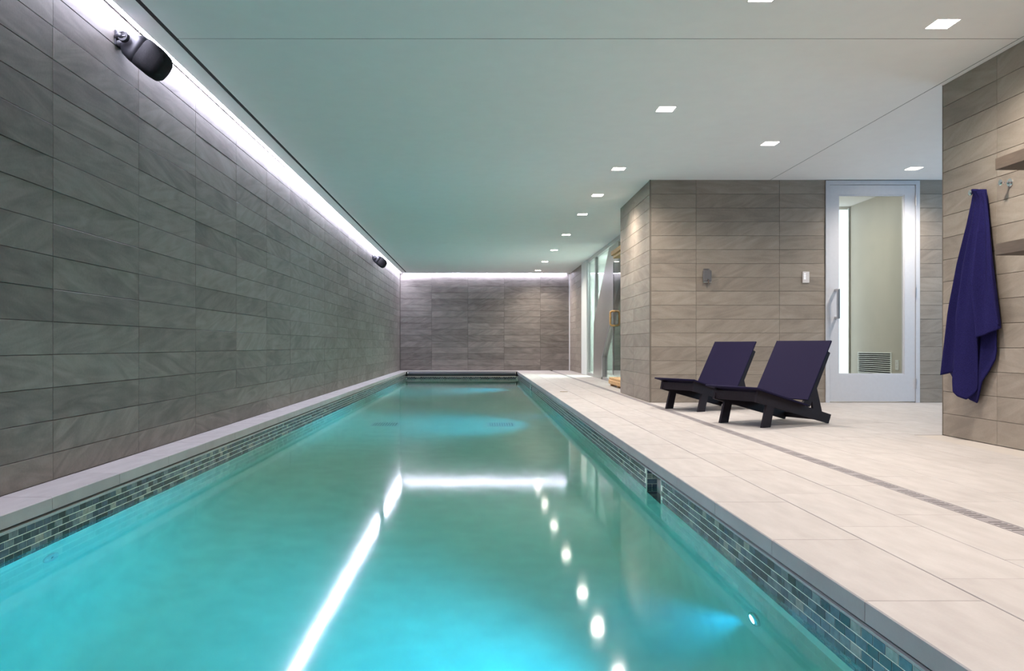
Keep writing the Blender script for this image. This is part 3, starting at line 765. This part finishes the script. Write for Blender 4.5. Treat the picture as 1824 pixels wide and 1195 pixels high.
# ---- pool cover roller
t = thing('cover_roller', 'dark pool cover roller across the far end of the pool', 'roller', ((XPL + XPR) / 2, PY1 + 0.03, -0.065))
hwid = (XPR - XPL) / 2
MB().cyl((-hwid + .06, 0, 0), (hwid - .06, 0, 0), 0.052, 24).build('tube', M['roll'], t, False)
for s in (-1, 1):
    MB().rbox(min(s * hwid, s * (hwid - .05)), max(s * hwid, s * (hwid - .05)), -.05, .05, -.06, .045, .008).build('bracket', M['rubber'], t)
    MB().cyl((s * (hwid - .05), 0, 0.005), (s * (hwid - .075), 0, 0.005), 0.03, 18).build('hub', M['chrome'], t)
MB().box(-hwid, hwid, .03, .055, -.05, .04).build('bracket', M['rubber'], t)

# ---- wall speakers
def speaker(y, z, label):
    t = thing('wall_speaker', label, 'speaker', (XL, y, z), 0, 'black speakers on the left wall')
    u = 0.00278; piv = Vector((18 * u, 0, 0)); e1 = Vector((0.8, 0, -0.6)); e2 = Vector((0.6, 0, 0.8)); Y = Vector((0, 1, 0))
    def loft(secs, name, mat):
        n = 28; v = []
        for a, b0_, b1_, d in secs:
            c = (b0_ + b1_) / 2; h = (b1_ - b0_) / 2
            for k in range(n):
                th = 2 * math.pi * k / n; ct, stt = math.cos(th), math.sin(th); p = 0.5
                bx = math.copysign(abs(ct) ** p, ct); by = math.copysign(abs(stt) ** p, stt)
                v.append(piv + e1 * (a * u) + e2 * ((c + h * by) * u) + Y * (d * u * bx + 0.055))
        f = []
        for s in range(len(secs) - 1):
            f += [(s * n + k, s * n + (k + 1) % n, (s + 1) * n + (k + 1) % n, (s + 1) * n + k) for k in range(n)]
        f += [tuple(range(n - 1, -1, -1)), tuple(range((len(secs) - 1) * n, len(secs) * n))]
        mb = MB(); mb.add(v, f); return mb.build(name, mat, t, True)
    loft([(-9, -16, 8, 14), (-6, -20, 13, 20), (5, -28, 20, 25), (20, -30.5, 26, 28), (35, -31, 28.5, 29)], 'cabinet', M['black'])
    loft([(35.2, -31.6, 29, 29.6), (60, -32.5, 28, 29.6), (76, -31, 24, 28.5), (83, -25, 17, 25), (87, -16, 8, 19)], 'grille', M['grille'])
    # bracket: wall plate, arm, pivot disc
    MB().rbox(0.0, .012, -.045, .045, -.045, .04, .004).build('wall_plate', M['black'], t)
    MB().tube([(.006, -.03, 0.0), (.03, -.046, .004), piv + Vector((0, -.04, .0))], .017, 12).build('arm', M['black'], t, True)
    MB().lathe(piv + Vector((0, -.03, 0)), [(.029, 0), (.029, .022), (.026, .026), (.020, .026), (.020, .022)], (0, -1, 0), 26).build('pivot_knob', M['black'], t)
    MB().rbox(piv.x - .017, piv.x + .017, -.057, -.052, piv.z - .004, piv.z + .004, .001).build('screw_slot', M['grey'], t)
    for o in t.children: o.location.y -= 0.0
    return t
speaker(4.275, 2.305, 'large black speaker on the left wall close to the camera')
speaker(14.55, 2.275, 'small black speaker far down the left wall near the end')

# ---- loungers
def lounger(x, y, deg, label):
    t = thing('lounge_chair', label, 'lounge chair', (x, y, 0), R(deg), 'low lounge chairs on the deck')
    T = 0.022; vL = 0.45
    for v0 in (0.0, vL - T):
        v1 = v0 + T; e = 0.0006
        P = lambda pts, s: MB().prism(pts, 'y', v0 + s, v1 - s)
        P([(-.112, .198), (.702, .0), (.732, .07), (-.09, .287)], 0).build('side_rail', M['frame'], t)
        P([(-.048, 0), (.041, 0), (.095, .20), (.018, .22)], e).build('leg', M['frame'], t)
        P([(.40, .166), (.482, .14), (.722, .566), (.668, .592), (.42, .19)], e).build('back_rail', M['frame'], t)
        P([(.548, .262), (.563, .292), (.627, .09), (.522, .12), (.508, .19)], 2 * e).build('strut', M['frame'], t)
    MB().box(-.098, -.08, T, vL - T, .198, .268).build('front_apron', M['frame'], t)
    MB().box(.70, .718, T, vL - T, .02, .062).build('stretcher', M['frame'], t)
    MB().box(.60, .618, T, vL - T, .40, .46).build('stretcher', M['frame'], t)
    # seat and back: thin upholstered panels, the seat sags a little between the rails
    def panel(p, q, th, name, sag, v0, v1):
        nu, nv = 10, 12; d = Vector((q[0] - p[0], 0, q[1] - p[1])); nrm = Vector((-d.z, 0, d.x)).normalized(); top, bot = [], []
        for i in range(nu + 1):
            for j in range(nv + 1):
                a, b = i / nu, j / nv; c = Vector((p[0], v0 + (v1 - v0) * b, p[1])) + d * a
                off = -sag * math.sin(math.pi * b) * (0.35 + 0.65 * math.sin(math.pi * a))
                top.append(c + nrm * (off + th)); bot.append(c + nrm * off)
        k = len(top); W_ = nv + 1; f = []
        for i in range(nu):
            for j in range(nv):
                q_ = (i * W_ + j, (i + 1) * W_ + j, (i + 1) * W_ + j + 1, i * W_ + j + 1)
                f.append(q_); f.append(tuple(reversed([z + k for z in q_])))
        for i in range(nu):
            a, b = i * W_, (i + 1) * W_; f.append((a + k, b + k, b, a)); a, b = i * W_ + nv, (i + 1) * W_ + nv; f.append((a, b, b + k, a + k))
        for j in range(nv):
            a, b = j, j + 1; f.append((a, b, b + k, a + k)); a, b = nu * W_ + j, nu * W_ + j + 1; f.append((a + k, b + k, b, a))
        mb = MB(); mb.add(top + bot, f); o = mb.build(name, M['purple'], t)
        return o
    panel((-.125, .2975), (.425, .152), .011, 'seat', .010, -.03, .51)
    panel((.428, .196), (.704, .660), .012, 'backrest', .004, -.03, .51)
    MB().cyl((-.122, -.03, .303), (-.122, .51, .303), .0075, 10).build('seat_edge', M['purple'], t, True)
    return t
lounger(2.196, 5.928, 28, 'nearer of the two dark purple low lounge chairs, in front of the door')
lounger(2.109, 7.345, 29, 'farther of the two dark purple low lounge chairs, by the tiled corner')

# ---- grey glazed door
t = S(thing('door_1', 'pale grey glazed door with a square pull handle beside the stone wall', None, (DX0, YD, 0)), 'pale grey glazed door with a square pull handle beside the stone wall')
w = DX1 - DX0; k = 1 / 162.1
mb = MB(); fw = 0.045
grid_slab(mb, [0.002, fw, w - fw, w - .002], [0, DZ1 - fw, DZ1 - .001], lambda u, v: u < fw or u > w - fw or v > DZ1 - fw, -0.012, 0.13, 'y'); mb.build('door_frame', M['door'], t)
l0, l1, lz0, lz1 = fw + .004, w - fw + .004 - .008, 0.012, DZ1 - fw - .005
gx0, gx1, gz0, gz1 = (1493 - 852) * k - DX0, (1611 - 852) * k - DX0, CAMH - (667 - CY) * k, CAMH + (CY - 347) * k
lf = MB(); grid_slab(lf, [l0, gx0, gx1, l1], [lz0, gz0, gz1, lz1], lambda u, v: not (gx0 < u < gx1 and gz0 < v < gz1), -0.004, 0.042, 'y')
lf = lf.build('leaf', M['door'], t)
mb = MB(); c = .012
grid_slab(mb, [gx0 - .001, gx0 + c, gx1 - c, gx1 + .001], [gz0 - .001, gz0 + c, gz1 - c, gz1 + .001], lambda u, v: not (gx0 + c < u < gx1 - c and gz0 + c < v < gz1 - c), 0.004, 0.034, 'y'); mb.build('glazing_bead', M['door'], lf)
MB().box(gx0 + .002, gx1 - .002, .016, .022, gz0 + .002, gz1 - .002).build('pane', M['glass'], lf)
hx = (1488 - 852) * k - DX0; hz0, hz1 = CAMH + (CY - 568) * k, CAMH + (CY - 515) * k
hd = MB(); hd.rbox(hx - .014, hx + .014, -.085, -.060, hz0, hz1, .003).rbox(hx - .014, hx + .014, -.062, -.003, hz0, hz0 + .025, .003).rbox(hx - .014, hx + .014, -.062, -.003, hz1 - .025, hz1, .003)
hd.build('handle', M['alu'], lf)
for py in (358, 521, 683):
    z = CAMH + (CY - py) * k; MB().cyl((l1 + .004, -.012, z - .055), (l1 + .004, -.012, z + .055), .009, 12).build('hinge', M['alu'], t)
# vent grille and socket in the room behind
t = thing('vent_grille', 'slatted white air vent low on the wall behind the door glass', 'vent', (4.86, 9.55, 0.27))
mb = MB(); grid_slab(mb, [-.40, -.385, .385, .40], [0, .012, .262, .274], lambda u, v: abs(u) > .385 or v < .012 or v > .262, -.012, 0, 'x'); mb.build('frame', M['white'], t)
MB().box(-.0015, -.0005, -.385, .385, .012, .262).build('duct_opening', M['rubber'], t)
for i in range(10):
    z = .018 + i * .0245; MB().prism([(-.011, z), (-.003, z), (-.003, z + .009), (-.011, z + .009)], 'y', -.385, .385).build('slat', M['white'], t)
t = thing('wall_socket', 'white wall socket beside the vent behind the door glass', 'socket', (4.86, 9.03, 0.40))
MB().rbox(-.008, 0, -.036, .036, -.058, .058, .003).build('plate', M['white'], t)
for z in (-.02, .02): MB().lathe((-.008, 0, z), [(.014, 0), (.014, .002)], (-1, 0, 0), 14).build('outlet', M['keypad'], t)

# ---- wall keypad and grey box on the door wall
t = thing('light_keypad', 'small white light keypad with four glowing dots on the stone wall', 'switch', (3.597, YD, 1.375))
MB().rbox(-.037, .037, -.010, 0, -.062, .062, .003).build('plate', M['keypad'], t)
for i in range(4): MB().box(-.022 + .0, -.004, -.0112, -.0098, .035 - i * .018, .040 - i * .018).build('indicator', M['keyled'], t)
t = thing('wall_sensor', 'small grey box with a hanging latch on the stone wall above the loungers', 'wall box', (2.507, YD, 1.39))
MB().rbox(-.046, .044, -.045, -.006, -.068, .062, .010).build('case', M['grey'], t)
MB().box(-.03, .03, -.008, 0, -.05, .08).build('bracket', M['grey'], t)
for x in (-.03, .012): MB().lathe((x, -.02, .06), [(.010, 0), (.010, .014), (.004, .016)], (0, 0, 1), 12).build('lug', M['grey'], t)
MB().box(-.046, .044, -.047, -.02, -.076, -.066).build('base_strip', M['alu'], t)
MB().cyl((.006, -.048, -.045), (.010, -.05, -.095), .006, 8).build('latch', plain_mat('latch_brown', (0.10, 0.07, 0.05), 0.5), t)
MB().lathe((.002, -.046, -.044), [(.011, 0), (.011, .006), (.0, .007)], (0, -1, 0), 14).build('pin', M['chrome'], t)

# ---- hooks, towel, shelves on the towel wall
def hook(y, z, label):
    t = thing('robe_hook', label, 'hook', (XT, y, z), 0, 'chrome robe hooks on the towel wall')
    MB().lathe((0, 0, 0), [(.026, 0), (.026, .006), (.022, .009)], (-1, 0, 0), 24).build('rose', M['chrome'], t, False)
    MB().cyl((-.008, 0, 0), (-.055, 0, 0), .008, 14).build('stem', M['chrome'], t, True)
    MB().lathe((-.052, 0, 0), [(.011, 0), (.019, .004), (.019, .012), (.012, .016)], (-1, 0, 0), 24).build('knob', M['chrome'], t, False)
hook(4.755, 1.62, 'bare round chrome hook between the two shelves')
hook(5.05, 1.615, 'chrome hook hidden under the hanging navy towel')
for zb, lab in ((1.643, 'upper dark wooden shelf on the towel wall'), (1.148, 'lower dark wooden shelf on the towel wall')):
    t = thing('wall_shelf', lab, 'shelf', (XT, 4.52, zb), 0, 'dark floating shelves')
    MB().rbox(-.25, -.0, -1.3, 0, .0, .068, .002).build('board', M['shelf'], t)
    MB().box(-.012, .0, -1.28, -.02, -.004, -.0002).build('mounting_rail', M['rubber'], t)

def towel():
    t = thing('hanging_towel', 'navy blue bath towel hanging from a hook on the tiled wall', 'towel', (XT, 5.05, 0))
    def interp(tab, y):
        for (a, xa), (b, xb) in zip(tab[:-1], tab[1:]):
            if y <= b: return xa + (xb - xa) * (y - a) / (b - a)
        return tab[-1][1]
    Lf = [(337, 1736), (360, 1733), (400, 1726), (470, 1711), (560, 1697), (640, 1688.5), (668, 1686), (720, 1686)]
    Rt = [(337, 1755), (350, 1757), (400, 1764), (480, 1773), (560, 1783), (580, 1785.5), (720, 1790)]
    def sheet(name, hem, s0, s1, base, amp, ph, mat, n=72, m=90):
        v, f = [], []
        for j in range(m + 1):
            for i in range(n + 1):
                s = s0 + (s1 - s0) * i / n; a = j / m
                yb = interp(hem, s); py = 337 + (yb - 337) * a
                xl, xr = interp(Lf, py), interp(Rt, py); px = xl + (xr - xl) * s
                spread = min(1, a * 1.6)
                d = base + 0.018 + amp * spread * (1 - abs(math.sin(ph + s * 8.2 + 0.25 * math.sin(3 * a)))) ** 1.3 + 0.16 * amp * math.sin(s * 29 + ph * 2 + a * 2) * spread
                d += 0.045 * (1 - min(1, a * 9)) ** 2 * math.sin(math.pi * min(1, max(0, (s - s0) / (s1 - s0))))
                # silhouette comes from the angle under which the wall is seen, so place on that wall distance
                Y, Z = on_x(px, py, XT - 0.045)
                v.append((-d, Y - 5.05, Z))
        for j in range(m):
            for i in range(n):
                k = j * (n + 1) + i; f.append((k, k + 1, k + n + 2, k + n + 1))
        o = mesh_obj(name, v, f, mat, t, True)
        so = o.modifiers.new('thickness', 'SOLIDIFY'); so.thickness = 0.007; so.offset = 0
        return o
    sheet('front_fold', [(0, 668), (.12, 660), (.25, 650), (.285, 688), (.36, 706), (.42, 712), (.52, 690), (.56, 640), (.60, 608), (.78, 596), (1.0, 579)], 0, 1, .030, .085, 0.45, M['towel'])
    sheet('back_fold', [(0, 664), (.18, 690), (.36, 712), (.46, 718), (.54, 700), (.66, 668), (.80, 641), (.82, 625), (1.0, 560)], 0.0, 0.82, .006, .022, 1.2, M['towel'])
    return t
towel()
